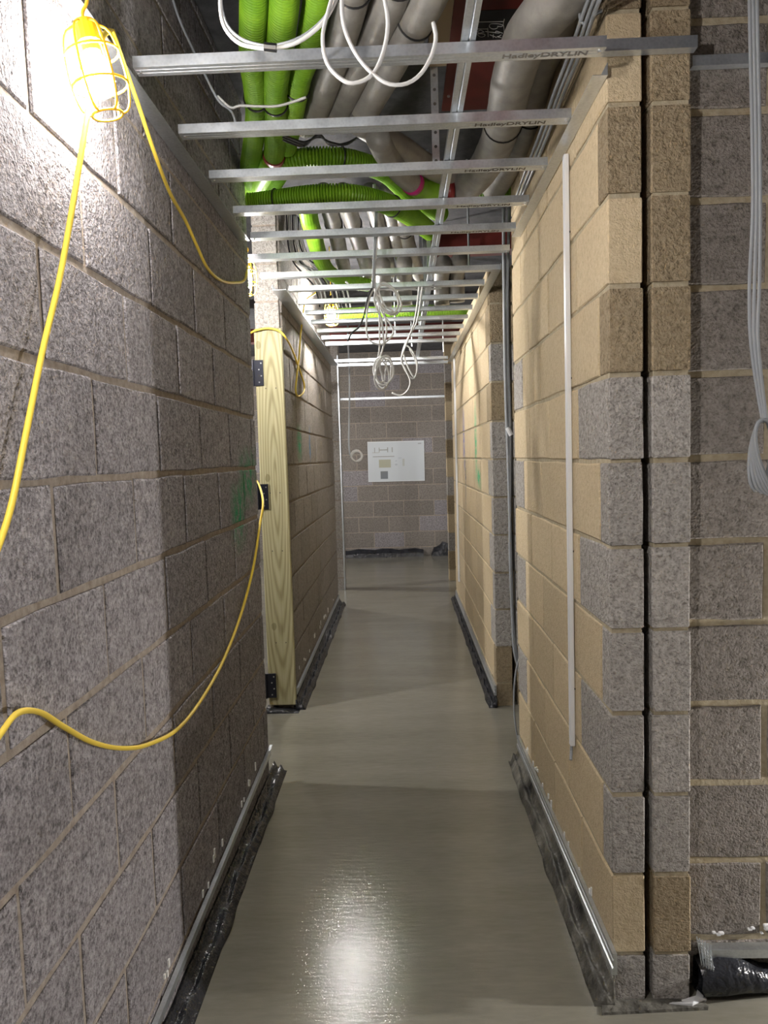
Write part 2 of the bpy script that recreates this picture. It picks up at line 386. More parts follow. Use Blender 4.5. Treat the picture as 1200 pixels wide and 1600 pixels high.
# ------------------------------------------------------------------ timber door lining with hinges
t = empty('timber_lining', (-.765, 4.43, 0)); tag(t, 'pale green treated timber lining board with three dark hinges', 'timber board')
def loc(mb, name, m, root, smooth=False):
    o = mb.build(name, m, root, smooth); o.matrix_parent_inverse = Matrix.Translation(-Vector(root.location)); return o
def ploc(mb, name, m, part, smooth=False):
    o = mb.build(name, m, part, smooth); return o
bd = loc(MB().bev((-.848, 4.40, .03), (-.683, 4.435, 2.30), .005), 'board', M['wood'], t)
for px, py in ((402, 583), (412, 776), (426, 1071)):
    c = at(px, py, y=4.40); g = MB(); g.bev((-.86, 4.392, c.z-.075), (-.80, 4.402, c.z+.075), .001)
    g.tube([(-.86, 4.39, c.z-.077), (-.86, 4.39, c.z+.077)], .006, 10)
    h = loc(g, 'hinge', M['hinge'], t)
    for k, dx in enumerate((-.825, -.812, -.825, -.812)):
        z = c.z-.055+.037*k; ploc(MB().tube([(dx, 4.393, z), (dx, 4.389, z)], .0045, 8), 'screw', M['screw'], h)
for z in (1.95, 1.33, .98, .42):
    for dx in (-.79, -.73):
        loc(MB().tube([(dx, 4.403, z), (dx, 4.398, z)], .0035, 6), 'screw_hole', M['ink'], t)

# ------------------------------------------------------------------ suspended ceiling frame
ZC = 2.462
STUD = [1.815, 2.175, 2.515, 2.865, 3.19, 3.52, 3.87, 4.18, 4.53, 4.86, 5.19, 5.55, 5.87, 6.19]
stud_prof = sheet([(.007,.026),(0,.026),(0,.0),(.012,0),(.0135,.0015),(.015,0),(.026,0),(.0275,.0015),(.029,0),(.043,0),(.043,.026),(.036,.026)], .0009)
words = ['nearest', 'second nearest', 'third nearest', 'fourth nearest', 'fifth nearest', 'sixth nearest', 'seventh nearest', 'eighth nearest', 'ninth nearest', 'tenth nearest', 'eleventh nearest', 'twelfth nearest', 'thirteenth nearest', 'fourteenth nearest']
for i, y in enumerate(STUD):
    xa = -.612 if i < 5 else (-.70 if i < 7 else -.60); xb = .507 if i < 7 else .487
    if i in (5, 6): xb = .53
    t = empty('ceiling_stud', ((xa+xb)/2, y, ZC))
    lb = f'{words[i]} galvanised steel ceiling channel spanning the corridor'
    tag(t, lb, 'ceiling channel', 'ceiling channels across the corridor')
    loc(MB().prism([(p[0]+y, p[1]+ZC) for p in stud_prof], xa, xb, 'x'), 'channel', M['steel'], t)
    for sx in (xa+.012, xb-.012):
        loc(MB().tube([(sx, y+.02, ZC-.003), (sx, y+.02, ZC+.001)], .004, 8), 'screw', M['screw'], t)
    if i < 5:
        cu = bpy.data.curves.new('lettering', 'FONT'); cu.body = 'HadleyDRYLIN'; cu.offset = .0005; cu.size = .026; cu.extrude = .0002; cu.align_x = 'LEFT'
        tmp = bpy.data.objects.new('lettering', cu); me_ = bpy.data.meshes.new_from_object(tmp); bpy.data.objects.remove(tmp)
        me_.materials.clear(); o = link('lettering', me_, M['print'])
        o.matrix_world = Matrix(((1.25, 0, 0, .265 if i == 0 else .235), (0, -1, 0, y+.031), (0, 0, -1, ZC-.0006), (0, 0, 0, 1)))
        mw = o.matrix_world.copy(); o.parent = t; o.matrix_parent_inverse = Matrix.Translation(-Vector(t.location)); o.matrix_basis = mw
for y, lb, z, xa, xb in ((7.28, 'ceiling channel at the end of the left wall', ZC, -.70, .48), (7.62, 'lone ceiling channel beyond the far left wall end', ZC, -.62, .50)):
    tag(MB().prism([(p[0]+y, p[1]+z) for p in stud_prof], xa, xb, 'x').build('ceiling_stud', M['steel']), lb, 'ceiling channel', 'ceiling channels across the corridor')
def angle(name, label, pts, m=M['steel'], cat='metal track'):
    g = MB()
    for prof, a, b, ax in pts: g.prism(prof, a, b, ax)
    return tag(g.build(name, m), label, cat)
def Lp(x, z, leg, fl_, th=.0012): return sheet([(x, z+leg), (x, z), (x+fl_, z)], th if fl_ > 0 else -th)
angle('wall_track', 'galvanised edge track along the near left wall top', [(Lp(XL+.002, ZC-.004, .03, .045), .2, 3.21, 'y')])
angle('wall_track', 'galvanised edge track along the far left wall top', [(Lp(-.684, ZC-.004, .03, .075), 4.13, 7.5, 'y')])
angle('wall_track', 'galvanised edge track along the near right wall top', [(Lp(XR-.002, ZC-.004, .03, -.038), YP-.02, 3.30, 'y')])
angle('wall_track', 'galvanised edge track along the far right wall top', [(Lp(.534, ZC-.004, .03, -.045), 3.85, 7.5, 'y')])
angle('wall_track', 'galvanised track across the far end wall above the sheet', [(sheet([(11.348, 2.41), (11.31, 2.41), (11.31, 2.44)], .0015), -1.0, .8, 'x')])
angle('wall_track', 'short galvanised track crossing the front of the right block pillar', [(sheet([(YP-.002, 2.512), (YP-.028, 2.512), (YP-.028, 2.540)], .0012), .530, .762, 'x')])
angle('wall_track', 'dull track fixed across the recessed wall beside the pillar', [(sheet([(2.017, 2.50), (1.995, 2.50), (1.995, 2.525)], .0012), .775, 2.6, 'x')])
car = empty('carrier_channel', (.215, 4.4, 2.49)); tag(car, 'long galvanised carrier running down the corridor above the cross channels', 'carrier channel')
loc(MB().prism([(.169,2.4895),(.182,2.4895),(.185,2.4925),(.188,2.4895),(.201,2.4895),(.201,2.51),(.198,2.51),(.198,2.4935),(.172,2.4935),(.172,2.51),(.169,2.51)], 1.3, 7.4, 'y'), 'channel', M['steel'], car)
for y in (2.62, 4.0, 4.6, 5.3, 6.0):
    g = MB().box((.135 if y < 3 else .165, y, 2.49), (.160 if y < 3 else .187, y+.002, TOP))
    s_ = tag(g.build('hanger_strap', M['steel']), 'perforated steel hanger strap beside the red beam' if y < 3 else {4.0:'nearest', 4.6:'second nearest', 5.3:'third nearest', 6.0:'farthest'}[y]+' of four plain hanger straps above the carrier', 'hanger strap', 'hanger straps')
    if y < 3:
        for k in range(12):
            zz = 2.53+.047*k; MB().tube([(.1475, y-.0004, zz), (.1475, y+.0001, zz)], .0055, 10).build('hole', M['ink'], s_)
for qi, (x, y, zb) in enumerate(((.40, 4.15, 2.55), (-.02, 5.9, 2.49), (.12, 6.6, 2.49), (.42, 7.0, 2.49))):
    tag(MB().tube([(x, y, zb), (x, y, TOP)], .006, 8).build('threaded_rod', M['steel']), ('nearest', 'second nearest', 'third nearest', 'farthest')[qi]+' of four threaded rods hanging from the soffit', 'rod', 'threaded rods')

# ------------------------------------------------------------------ steel beams
bm = empty('steel_beam', (.38, 2.5, 2.93)); tag(bm, 'dark red painted steel beam running above the ceiling frame with chalk marks', 'steel beam')
g = MB(); g.box((.205, 1.0, 2.93), (.56, 3.15, 2.945)); g.box((.375, 1.0, 2.945), (.39, 3.15, TOP)); loc(g, 'flange_and_web', M['red'], bm)
loc(MB().tube([(.225, 3.02, 2.925), (.225, 3.02, 2.93)], .006, 8), 'bolt', M['screw'], bm)
loc(MB().box((.255, 2.47, 2.9285), (.46, 2.72, 2.9298)), 'dark_patch', M['black'], bm)
def chalk(c): # strokes copied from the close-up (crop pixels 735+u/17.143, 20+v/17.143)
    P = [at(735+u/17.143, 20+v/17.143, z=2.926) for u, v in c]; return spline(P, .004)
g = MB()
for c in ([(200,250),(880,235)], [(910,170),(880,300),(900,420),(905,590)], [(870,330),(840,370),(740,365),(720,355),(740,370),(700,420),(600,435),(530,400),(505,350),(540,300),(640,290),(780,300),(870,330)],
          [(870,550),(690,490),(680,545)], [(780,545),(400,500)], [(700,660),(520,590)], [(615,580),(610,670)], [(830,590),(750,635),(720,640),(830,665)],
          [(180,435),(450,435)], [(465,410),(475,640)], [(370,520),(280,465),(200,500),(230,545),(340,520),(370,520)], [(200,560),(200,600),(280,650),(370,630),(390,580),(300,560),(200,560)],
          [(110,700),(130,805),(380,790)], [(560,770),(830,745)]): g.tube(chalk(c), .0011, 5)
loc(g, 'chalk_marking', M['chalk'], bm)
tag(MB().box((.125, 1.3, 2.84), (.19, 2.62, 2.87)).build('timber_packer', M['sprayboard']), 'tan timber batten beside the red beam', 'timber batten')
tag(MB().box((-2.5, 7.9, 2.78), (2.5, 8.05, 2.92)).build('steel_beam', M['red']), 'far red steel beam crossing above the corridor', 'steel beam')
tag(MB().box((.20, 4.75, 2.80), (1.2, 4.9, 2.93)).build('steel_beam', M['red']), 'short red steel beam crossing above the middle of the corridor', 'steel beam')

# ------------------------------------------------------------------ ducts and pipes
def px(pts, z): return [at(a, b, z=(z if len(q) < 1 else q[0])) for a, b, *q in pts]
def duct(name, label, P, r, ribs=True, pitch=.0125, m=None, cat='duct', group=None, depth=.011, straps=(), ends=None, n=20):
    if ribs:
        Q = spline(P, pitch/4); pr = (0, .85, 1, .85); mb = MB().tube(Q, r, n, rf=lambda i: r-depth+depth*pr[i % 4]*1.0)
    else:
        Q = spline(P, .03); rnd = random.Random(len(label)); ph = [rnd.uniform(0, 6) for _ in range(4)]
        mb = MB().tube(Q, r, n+4, rf=lambda i: r*(1+.008*math.sin(i*.7+ph[0])+.006*math.sin(i*2.1+ph[1])))
    root = empty(name, P[0]); tag(root, label, cat, group)
    loc(mb, 'body', m or (M['green'] if ribs else M['wrap']), root, not ribs)
    for s in straps:
        k = min(len(Q)-2, max(1, int(s*(len(Q)-1)))); T = (Q[k+1]-Q[k-1]).normalized(); u = T.orthogonal().normalized(); v = T.cross(u)
        loc(MB().tube([Q[k]+(u*math.cos(a*math.pi/12)+v*math.sin(a*math.pi/12))*(r+.002) for a in range(24)], .0032, 6, closed=True), 'cable_tie', M['black'], root)
    for s0, s1, mm, rr, nm in (ends or ()):
        k0, k1 = int(s0*(len(Q)-1)), int(s1*(len(Q)-1)); loc(MB().tube(Q[k0:k1+1:2] if k1-k0 > 6 else Q[k0:k1+1], r*rr, 24), nm, M[mm], root, True)
    return root
GG = 'green ducts above the frame'; GP = 'grey insulated pipes above the frame'
duct('green_duct', 'leftmost of the three straight green ribbed ducts overhead', px([(398,-90),(397,0),(394,92),(399,137),(401,174),(399,198),(395,229),(390,262),(392,285)], 2.78), .041, group=GG, straps=(.5,))
duct('green_duct', 'middle of the three straight green ribbed ducts overhead', px([(446,-90),(444,0),(435,92),(430,137),(430,183),(430,220),(427,250)], 2.77), .043, group=GG, straps=(.62,), ends=[(.955,.985,'darkred',1.06,'seal_ring')])
duct('green_duct', 'rightmost of the three straight green ribbed ducts overhead', px([(506,-90),(496,0),(487,46),(479,88),(468,119),(461,156),(456,185),(448,230)], 2.79), .041, group=GG, straps=(.6,))
duct('green_manifold', 'smooth green branch fitting below the middle duct end', px([(426,246),(415,268),(402,290),(388,312)], 2.77), .046, ribs=False, m=M['green'], cat='duct fitting')
duct('green_duct', 'arched green ribbed duct curving across behind the third channel', px([(424,290),(440,266),(462,251),(499,246),(547,250),(599,268),(625,290),(650,315),(690,335)], 2.76), .043, group=GG, straps=(.36,))
duct('green_duct', 'bright green ribbed duct sweeping across behind the fourth channel', px([(386,318),(403,317),(432,313),(495,305),(550,305),(600,317),(640,337),(672,362)], 2.62), .044, group=GG, straps=(.12,.62), pitch=.0115)
duct('green_duct', 'green ribbed duct curving down in the distance at the left', px([(478,310),(484,345),(489,362),(496,389),(503,409),(518,428),(545,440),(575,445)], 2.72), .046, group=GG)
duct('green_duct', 'dark green ribbed duct at the right behind the wrinkled elbow', px([(730,304),(767,299),(800,292),(850,284)], 2.80), .045, group=GG, straps=(.65,))
duct('green_duct', 'distant green ribbed duct crossing low over the far channels', px([(520,492),(560,490),(610,487),(660,486),(700,486),(740,486)], 2.68), .05, group=GG)
duct('grey_pipe', 'leftmost of the three slanting grey insulated pipes', px([(565,-90),(547,0),(530,67),(518,100),(497,160),(482,190)], 2.82)+[at(476,200,z=2.82)+Vector((-.02,.05,.06)), at(476,200,z=2.82)+Vector((-.02,.07,.20))], .052, ribs=False, cat='pipe', group=GP, straps=(.15,))
duct('grey_pipe', 'middle of the three slanting grey insulated pipes', px([(640,-90),(610,0),(573,77),(540,150),(524,184)], 2.82)+[at(519,196,z=2.82)+Vector((-.02,.05,.06)), at(519,196,z=2.82)+Vector((-.02,.07,.20))], .051, ribs=False, cat='pipe', group=GP, straps=(.12,))
duct('grey_pipe', 'rightmost of the three slanting grey insulated pipes', px([(700,-90),(667,0),(627,67),(587,140),(563,180)], 2.80)+[at(556,192,z=2.80)+Vector((-.02,.05,.06)), at(556,192,z=2.80)+Vector((-.02,.07,.22))], .054, ribs=False, cat='pipe', group=GP, straps=(.28,))
duct('grey_pipe', 'grey pipe curving right behind the second channel', px([(560,190),(590,209),(628,232),(665,257),(705,275),(750,285)], 2.74), .047, ribs=False, cat='pipe', group=GP)
duct('grey_pipe', 'grey pipe bending down to the magenta and green sleeve', px([(590,215),(605,245),(628,272),(655,293),(672,298),(690,299),(708,299)], 2.68), .044, ribs=False, cat='pipe', group=GP,
     ends=[(.66,.70,'pink',1.1,'magenta_tape'), (.71,.96,'green',1.05,'green_sleeve'), (.96,1,'darkred',1.1,'seal_ring')])
duct('grey_pipe', 'large grey insulated elbow pipe over the right wall, wrinkled at its end', px([(925,-60),(893,-20),(855,18),(822,62),(806,105),(797,140),(788,185),(774,228),(756,262),(732,288),(708,299)], 2.70), .066, ribs=False, cat='pipe', group=GP, straps=(.57,))
duct('grey_pipe', 'shaded grey insulated pipe behind the large elbow', px([(905,-40),(869,43),(839,108),(830,173),(806,238),(772,295)], 2.79), .060, ribs=False, cat='pipe', group=GP, straps=(.5,))
for i, (a, b, c) in enumerate((((505,300),(520,345),(540,430)), ((535,300),(550,345),(577,430)), ((578,300),(594,355),(609,425)), ((605,300),(618,360),(634,425)), ((625,320),(637,380),(655,430)))):
    duct('grey_pipe', ('first', 'second', 'third', 'fourth', 'fifth')[i]+' from the left of five parallel grey pipes beyond the fifth channel', px([a, b, c], 2.80), .046, ribs=False, cat='pipe', group=GP, straps=(.3,))
for i, (a, b) in enumerate(((600, 455), (632, 452), (690, 452), (714, 447))):
    p = at(a, b, y=4.95)
    duct('grey_pipe', 'pale '+('leftmost', 'second', 'third', 'rightmost')[i]+' of four downturned pipe ends above the far channels', [p+Vector((0,-.28,.10)), p+Vector((0,-.05,.07)), p+Vector((0,0,0)), p+Vector((.0,.01,-.10))], .05, ribs=False, cat='pipe', group=GP, straps=(.7,), m=M['wrap'])
# wrinkles of the elbow's end
wr = at(745, 283, z=2.68)

# ------------------------------------------------------------------ cables
def cable(name, label, P, r=.0035, m=None, cat='cable', group=None, step=.012, extra=()):
    o = MB().tube(spline(P, step), r, 6).build(name, m or M['cable'], None, True); tag(o, label, cat, group)
    for nm, Q, rr, mm in extra: MB().tube(Q, rr, 8).build(nm, M[mm], o)
    return o
def pts(L, **k): return [at(a, b, **k) for a, b in L]
cable('cable_loop', 'grey twin cable loop bound with black tape hanging before the green ducts', pts([(352,-40),(344,0),(350,40),(372,66),(400,74),(428,75),(465,66),(500,40),(520,10),(535,-30)], y=1.62), .0045, M['cable'],
      extra=[('black_tape', pts([(413,73),(432,75)], y=1.62), .009, 'black')])
cable('cable_loop', 'thin grey cable following the taped loop', pts([(345,-40),(346,10),(356,40),(376,60),(405,70),(430,71),(470,58),(505,30),(525,-5),(545,-40)], y=1.66), .0035, M['greycable'])
cable('cable_loop', 'white cable loops hanging before the nearest channel with a free upright end', pts([(530,-40),(512,20),(504,60),(511,98),(530,121),(552,130),(580,118),(598,85),(606,40),(601,0),(590,-30),(560,-45),(540,-30),(534,10),(542,55),(566,98),(600,128),(630,132),(655,118),(673,90),(681,60),(677,35)], y=1.60), .0045, M['cablewhite'])
cable('cable', 'thin white cable lying across the green ducts', pts([(340,150),(360,168),(375,165),(400,166),(430,166),(455,160),(478,152)], y=2.35), .004)
cable('cable', 'thin grey cable against the upper left wall', pts([(262,-30),(280,30),(310,95),(340,155),(362,175),(371,205)], y=2.38), .004, M['greycable'])
for i, dx in enumerate((0, 9, 17)):
    cable('cable', ('left', 'middle', 'right')[i]+' one of three grey cables strung above the near right wall top', pts([(935+dx,-40),(912+dx,20),(893+dx,75),(868+dx*.9,140),(845+dx*.8,205),(822+dx*.7,265),(806+dx*.5,310)], z=2.62-.01*i), .0055, M['greycable'])
cable('cable', 'looping grey cable over the pillar top', pts([(1010,-5),(960,10),(930,22),(912,38),(906,20),(915,-20)], y=1.99), .0045, M['greycable'])
for i in range(3):
    cable('cable', ('upper', 'middle', 'lower')[i]+' of three black cables draped above the arched green duct', px([(432,206+3*i),(450,214+4*i),(475,222+3*i),(498,214-2*i),(515,222+2*i),(540,226-i),(562,212+i),(585,200+4*i)], 2.74), .0045, M['black'])
# bundle hanging mid corridor
BY = 3.3
cable('cable_bundle', 'thick part of the cable bundle hanging mid corridor', pts([(585,288),(588,330),(586,380),(584,430),(583,450)], y=BY), .0075, M['greycable'])
for i, (lb, L) in enumerate((
    ('white cable beside the hanging bundle', [(590,330),(589,380),(585,430),(592,470),(612,490),(622,478),(618,458),(602,446),(590,450),(585,470),(596,500),(600,540)]),
    ('coiled grey cable at the bundle shoulder', [(584,440),(588,465),(600,486),(616,492),(627,480),(622,460),(608,445),(596,442),(592,456),(602,478),(614,486)]),
    ('grey cable branching left with a taped end', [(584,445),(575,465),(568,495),(560,512),(550,520),(543,534)]),
    ('long white cable loop dropping from the bundle', [(584,450),(576,470),(573,495),(573,520),(580,534),(596,538),(608,530),(615,518),(608,504),(598,490),(592,470)]),
    ('white cable pair running down to the low coil', [(592,460),(593,500),(593,540),(590,565),(587,580)]),
    ('second white cable running down to the low coil', [(597,470),(604,515),(598,545),(591,565)]))):
    cable('cable', lb, pts(L, y=BY+.02*i), .0042, M['cable'] if i != 2 else M['black'])
LY = 3.35; L = []; rnd = random.Random(3)
for k in range(58):
    a = k*.6+1.2; w_ = .45+.55*abs(math.sin(k*.37)); L.append((599+4*math.sin(k*.23)+(16-.06*k)*w_*math.cos(a), 581+4*math.cos(k*.31)+(26-.1*k)*(.6+.4*w_)*math.sin(a)))
cable('cable_coil', 'tangled white cable coil hanging at the centre of the corridor', [at(a, b, y=LY+.02*math.sin(i)) for i, (a, b) in enumerate(L)], .0038)
cable('cable_coil', 'slim cable loops to the right of the central coil', [at(a, b, y=4.2+.01*i) for i, (a, b) in enumerate([(660,448),(652,500),(642,520),(632,540),(628,560),(634,580),(646,592),(652,575),(648,555),(636,540),(630,548),(636,570),(648,590),(651,570),(640,545)])], .005)
cable('cable', 'white cable tail curling below the right loops', pts([(655,448),(648,500),(634,540),(627,562),(634,578),(641,596),(637,610),(626,618),(612,614)], y=4.15), .005)
cable('cable', 'grey cable dropping at the far left of the corridor', pts([(543,490),(544,540),(546,580),(546,640),(545,690),(547,712)], y=7.9), .009, M['greycable'])
cable('cable_coil', 'small grey coil at the end of the far left cable', pts([(547,712),(552,705),(560,704),(566,712),(562,720),(554,720),(549,713),(555,706),(563,707),(565,715),(557,721)], y=7.9), .010, M['cable'])
# right-hand opening
cable('cable', 'left one of the two grey cables hanging in the right opening', pts([(787,325),(787,400),(788,480),(789,560),(791,640),(794,720),(797,820),(800,930),(803,1010),(812,1050)], y=3.75), .008, M['greycable'])
cable('cable', 'right one of the two grey cables hanging in the right opening', pts([(796,325),(794,400),(793,480),(794,560),(797,660),(797,740),(797,850),(800,950),(807,1020),(815,1055)], y=3.75), .008, M['greycable'])
cable('cable', 'thin grey cable curving down onto the floor at the right opening', pts([(814,1020),(806,1050),(803,1090),(805,1130),(812,1165),(822,1185)], y=3.64), .0045, M['greycable'])
tag(MB().tube(pts([(793,668),(799,680)], y=3.73), .012, 8).build('cable_clip', M['white']), 'small white clip on the grey cables in the right opening', 'cable clip')
# recess cables and coil
for i, dx in enumerate((0, 6, 12)):
    cable('cable', ('left', 'middle', 'right')[i]+' strand of the thin grey cables hanging before the recessed wall', pts([(1170+dx,-60),(1172+dx,60),(1175+dx,200),(1176+dx,330),(1171+dx*1.3,440),(1172+dx,520),(1180+dx*.8,590),(1192+dx*.5,660)], y=1.90-.01*i), .0042, M['greycable'])
L = []
for i in range(6):
    for k in range(20):
        a = k*math.pi/10; u_ = k/20; t_ = (1-math.cos(a))/2
        L.append(at(1193+(-16+10*(i+u_))*t_-(15+2*i)*math.sin(a), 655+(112+3*i)*t_, y=1.90-.012*(i+u_)))
cable('cable_coil', 'hanging coil of grey cable before the recessed wall at the right edge', L, .0048, M['greycable'])
# yellow festoon cable
cable('yellow_cable', 'yellow cable hanging from the near lamp down the left wall', [at(172,48,x=-.62), at(160,60,x=-.60), at(146,120,x=-.60), at(130,220,x=-.61), at(112,330,x=-.62), at(92,440,x=-.63), at(66,550,x=-.64), at(40,680,x=-.64), at(15,800,x=-.64), at(-20,900,x=-.64)], .0058, M['yellow'])
cable('yellow_cable', 'yellow cable sagging from the near lamp to the lamp at the wall end', [at(176,48,x=-.62), at(190,90,x=-.60), at(215,160,x=-.61), at(240,235,x=-.62), at(265,300,x=-.64), at(290,345,x=-.65), at(308,385,x=-.653), at(325,420,x=-.655), at(345,438,x=-.657), at(366,442,x=-.657), at(383,436,x=-.655), Vector((-.69, 3.5, 2.46)), Vector((-.74, 3.72, 2.52))], .0055, M['yellow'])
cable('yellow_cable', 'bright yellow cable drooping low across the left wall to the middle hinge', [at(-25,1185,x=-.64), at(0,1148,x=-.64), at(28,1114,x=-.645), at(62,1113,x=-.652), at(100,1136,x=-.653), at(145,1160,x=-.655), at(190,1169,x=-.655), at(232,1163,x=-.655), at(280,1137,x=-.655), at(320,1085,x=-.655), at(352,1025,x=-.655), at(378,955,x=-.655), at(396,885,x=-.652), at(406,820,y=3.40), at(411,785,y=3.5), at(405,758,y=3.9), at(398,748,y=4.2)], .0056, M['yellow'])
cable('yellow_cable', 'yellow cable looped over the top of the timber lining', [at(385,525,y=4.5), at(398,517,y=4.385), at(418,513,y=4.385), at(436,517,y=4.385), at(448,530,y=4.42), at(458,550,x=-.675), at(467,575,x=-.675), at(475,600,x=-.672), at(474,613,x=-.672), at(466,619,x=-.672), at(462,610,x=-.672), at(464,585,x=-.672), at(467,560,x=-.672), at(470,520,x=-.668), at(475,480,x=-.66), at(479,468,x=-.64), at(490,460,x=-.60), at(500,450,x=-.55)], .0062, M['yellow'])
# tangle of cables above the left opening
rnd = random.Random(11)
for i in range(9):
    a = [(448+3*i, 335+rnd.uniform(-3,3)), (450+3*i, 380), (458+4*i, 408+rnd.uniform(-4,4)), (475+6*i, 425+rnd.uniform(-5,5)), (492+6*i, 450+rnd.uniform(-6,6)), (500+6*i, 480)]
    cable('cable', words[i].replace(' nearest', '').replace('nearest', 'first')+' from the left of the cables tangled above the far left channels', pts(a, y=4.7+.05*i), .0055, M['cable'] if i % 3 else M['black'], group='tangled cables above the far left channels')
for i in range(3):
    cable('cable', ('left', 'middle', 'right')[i]+' of three swagged cables below the parallel grey pipes', pts([(540+40*i,440),(555+40*i,450),(580+40*i,453),(610+40*i,450)], y=4.6), .006, M['cable'])

# ------------------------------------------------------------------ trunking
tr = empty('cable_trunking', (.54, 2.38, 1.5)); tag(tr, 'white plastic mini trunking running down the near right wall', 'trunking')
a, b = at(884,186,x=.535), at(893,1163,x=.535)
loc(MB().bev((.528, 2.370, b.z), (.5435, 2.396, 2.44), .002), 'cover', M['white'], tr)
loc(MB().tube(spline([(.536, 2.385, b.z+.02), (.534, 2.388, b.z-.02), (.528, 2.37, b.z-.045)], .01), .005, 8), 'cable_tail', M['greycable'], tr)
for z in (.75, 1.2, 1.75, 2.2): loc(MB().bev((.5415, 2.366, z), (.5445, 2.368, z+.006), .0005), 'clip', M['black'], tr)
tag(MB().bev((.520, 7.10, .30), (.5365, 7.16, 2.44), .003).build('cable_trunking', M['white']), 'white trunking on the far end of the far right wall', 'trunking')
tag(MB().bev((-.706, 8.50, .0), (-.688, 8.53, 2.70), .003).build('steel_stud', M['steel']), 'upright steel edge stud beside the slim left pier', 'steel stud')

# ------------------------------------------------------------------ base rails and membranes
def rail(name, label, x, side, y0, y1, z0, z1, cat='base rail', lines=1):
    g = MB(); n = 10; s = side
    prof = [(0,0),(.014,0),(.014,-.003),(.004,-.006),(.004,-.045),(0,-.045)] if lines == 1 else [(0,0),(.012,0),(.012,-.012),(.006,-.016),(.012,-.020),(.012,-.034),(.006,-.038),(.014,-.042),(.014,-.06),(0,-.06)]
    K = len(prof); v = []
    for i in range(n+1):
        t_ = i/n; y = y0+(y1-y0)*t_; z = z0+(z1-z0)*t_; v += [(x+s*p[0], y, z+p[1]) for p in prof]
    f = [(i*K+k, i*K+(k+1) % K, (i+1)*K+(k+1) % K, (i+1)*K+k) for i in range(n) for k in range(K)] + [tuple(range(K)), tuple(n*K+k for k in range(K))]
    return tag(g.add(v, f).build(name, M['steel']), label, cat)
def membrane(name, label, x, side, y0, y1, wdt, hgt, m='membrane', seed=1, cat='membrane'):
    """crumpled plastic upstand lapped out onto the screed"""
    rnd = random.Random(seed); n = int((y1-y0)/.03); v = []; K = 9; wob = [rnd.uniform(0, 6) for _ in range(6)]
    for i in range(n+1):
        y = y0+(y1-y0)*i/n
        a = 1+.10*math.sin(y*9+wob[0])+.07*math.sin(y*23+wob[1])
        for k in range(K):
            q = k/(K-1); xx = wdt*q*(1+.9*(a-1)*q); zz = hgt*(1-q)**2.2*(1+.5*(a-1)) + hgt*.42*math.exp(-((q-.66-.06*math.sin(y*7+wob[4]))/.2)**2)*(1+1.6*(a-1)) + .006*math.sin(q*9+y*31+wob[2])*q*(1-q)*4
            v.append((x+side*xx, y, max(.0015, zz+rnd.uniform(-.0022, .0022))))
        v.append((x+side*wdt, y, .0)); v.append((x, y, .0))
    K2 = K+2; f = [(i*K2+k, i*K2+(k+1) % K2, (i+1)*K2+(k+1) % K2, (i+1)*K2+k) for i in range(n) for k in range(K2)] + [tuple(range(K2)), tuple(n*K2+k for k in range(K2))]
    return tag(MB().add(v, f).build(name, M[m], None, True), label, cat)
rail('base_rail', 'thin steel base rail along the foot of the near left wall', XL+.002, 1, .4, 3.42, .082, .172)
membrane('membrane', 'black plastic membrane lying along the foot of the near left wall', XL+.001, 1, .4, 3.52, .062, .055, seed=2)
rail('base_rail', 'thin steel base rail along the foot of the far left wall', -.685, 1, 4.45, 7.5, .125, .13)
membrane('membrane', 'black membrane along the foot of the far left wall', -.686, 1, 4.40, 7.62, .06, .07, seed=3)
membrane('membrane', 'short black membrane under the timber lining', -.86, 1, 4.34, 4.43, .20, .03, seed=9)
rail('base_rail', 'ribbed steel base rail along the foot of the near right wall', XR-.002, -1, YP-.05, 3.56, .172, .14, lines=2)
membrane('membrane', 'screed-splashed black membrane along the foot of the near right wall', XR-.001, -1, YP-.02, 3.58, .055, .085, 'muddy', seed=5)
rail('base_rail', 'pale steel base rail along the foot of the far right wall', .535, -1, 4.38, 7.6, .13, .13, lines=2)
membrane('membrane', 'dark membrane along the foot of the far right wall', .536, -1, 4.36, 7.8, .05, .06, seed=6)
# loose bits
def wedge(name, label, P, h, m, cat): # low uneven sheet lying on the floor
    g = MB(); n = len(P); v = [(x, y, .0) for x, y in P]+[(x+.002, y+.002, h*(.5+.5*math.sin(i*2.1))+.003) for i, (x, y) in enumerate(P)]
    return tag(g.add(v, [tuple(range(n)), tuple(range(n, 2*n))]+[(i, (i+1) % n, n+(i+1) % n, n+i) for i in range(n)]).build(name, M[m]), label, cat)
wedge('membrane_flap', 'flat screed-covered flap in front of the pillar foot', [(.50,1.905),(.79,1.92),(.79,1.956),(.66,1.956),(.545,1.956),(.51,1.95)], .006, 'muddy', 'membrane')
wedge('paper_scrap', 'torn white scrap at the right foot of the pillar', [(.69,1.935),(.75,1.925),(.80,1.955),(.785,1.985),(.77,1.955),(.72,1.95)], .012, 'white', 'paper scrap')
tag(MB().prism(sheet([(2.017,.125),(1.985,.125),(1.985,.10)], .002), .80, 3.2, 'x').build('base_rail', M['steel']), 'dark base rail along the foot of the recessed wall', 'base rail')
rnd = random.Random(5)
g = MB(); n = 26; v = []
for i in range(n+1):
    x = .785+1.6*i/n; h = .085*(1+.3*math.sin(i*1.3)) if i < 4 else .045*(1+.4*math.sin(i*2.1)); d = .055*(1+.3*math.sin(i*.9+1))
    for k in range(7): a_ = math.pi*k/6; v.append((x+rnd.uniform(-.006,.006), 2.018-d*math.sin(a_)-.004-.004*k, max(.001, h*(.5+.5*math.cos(a_)))+rnd.uniform(0,.005)))
    v.append((x, 2.017, .0))
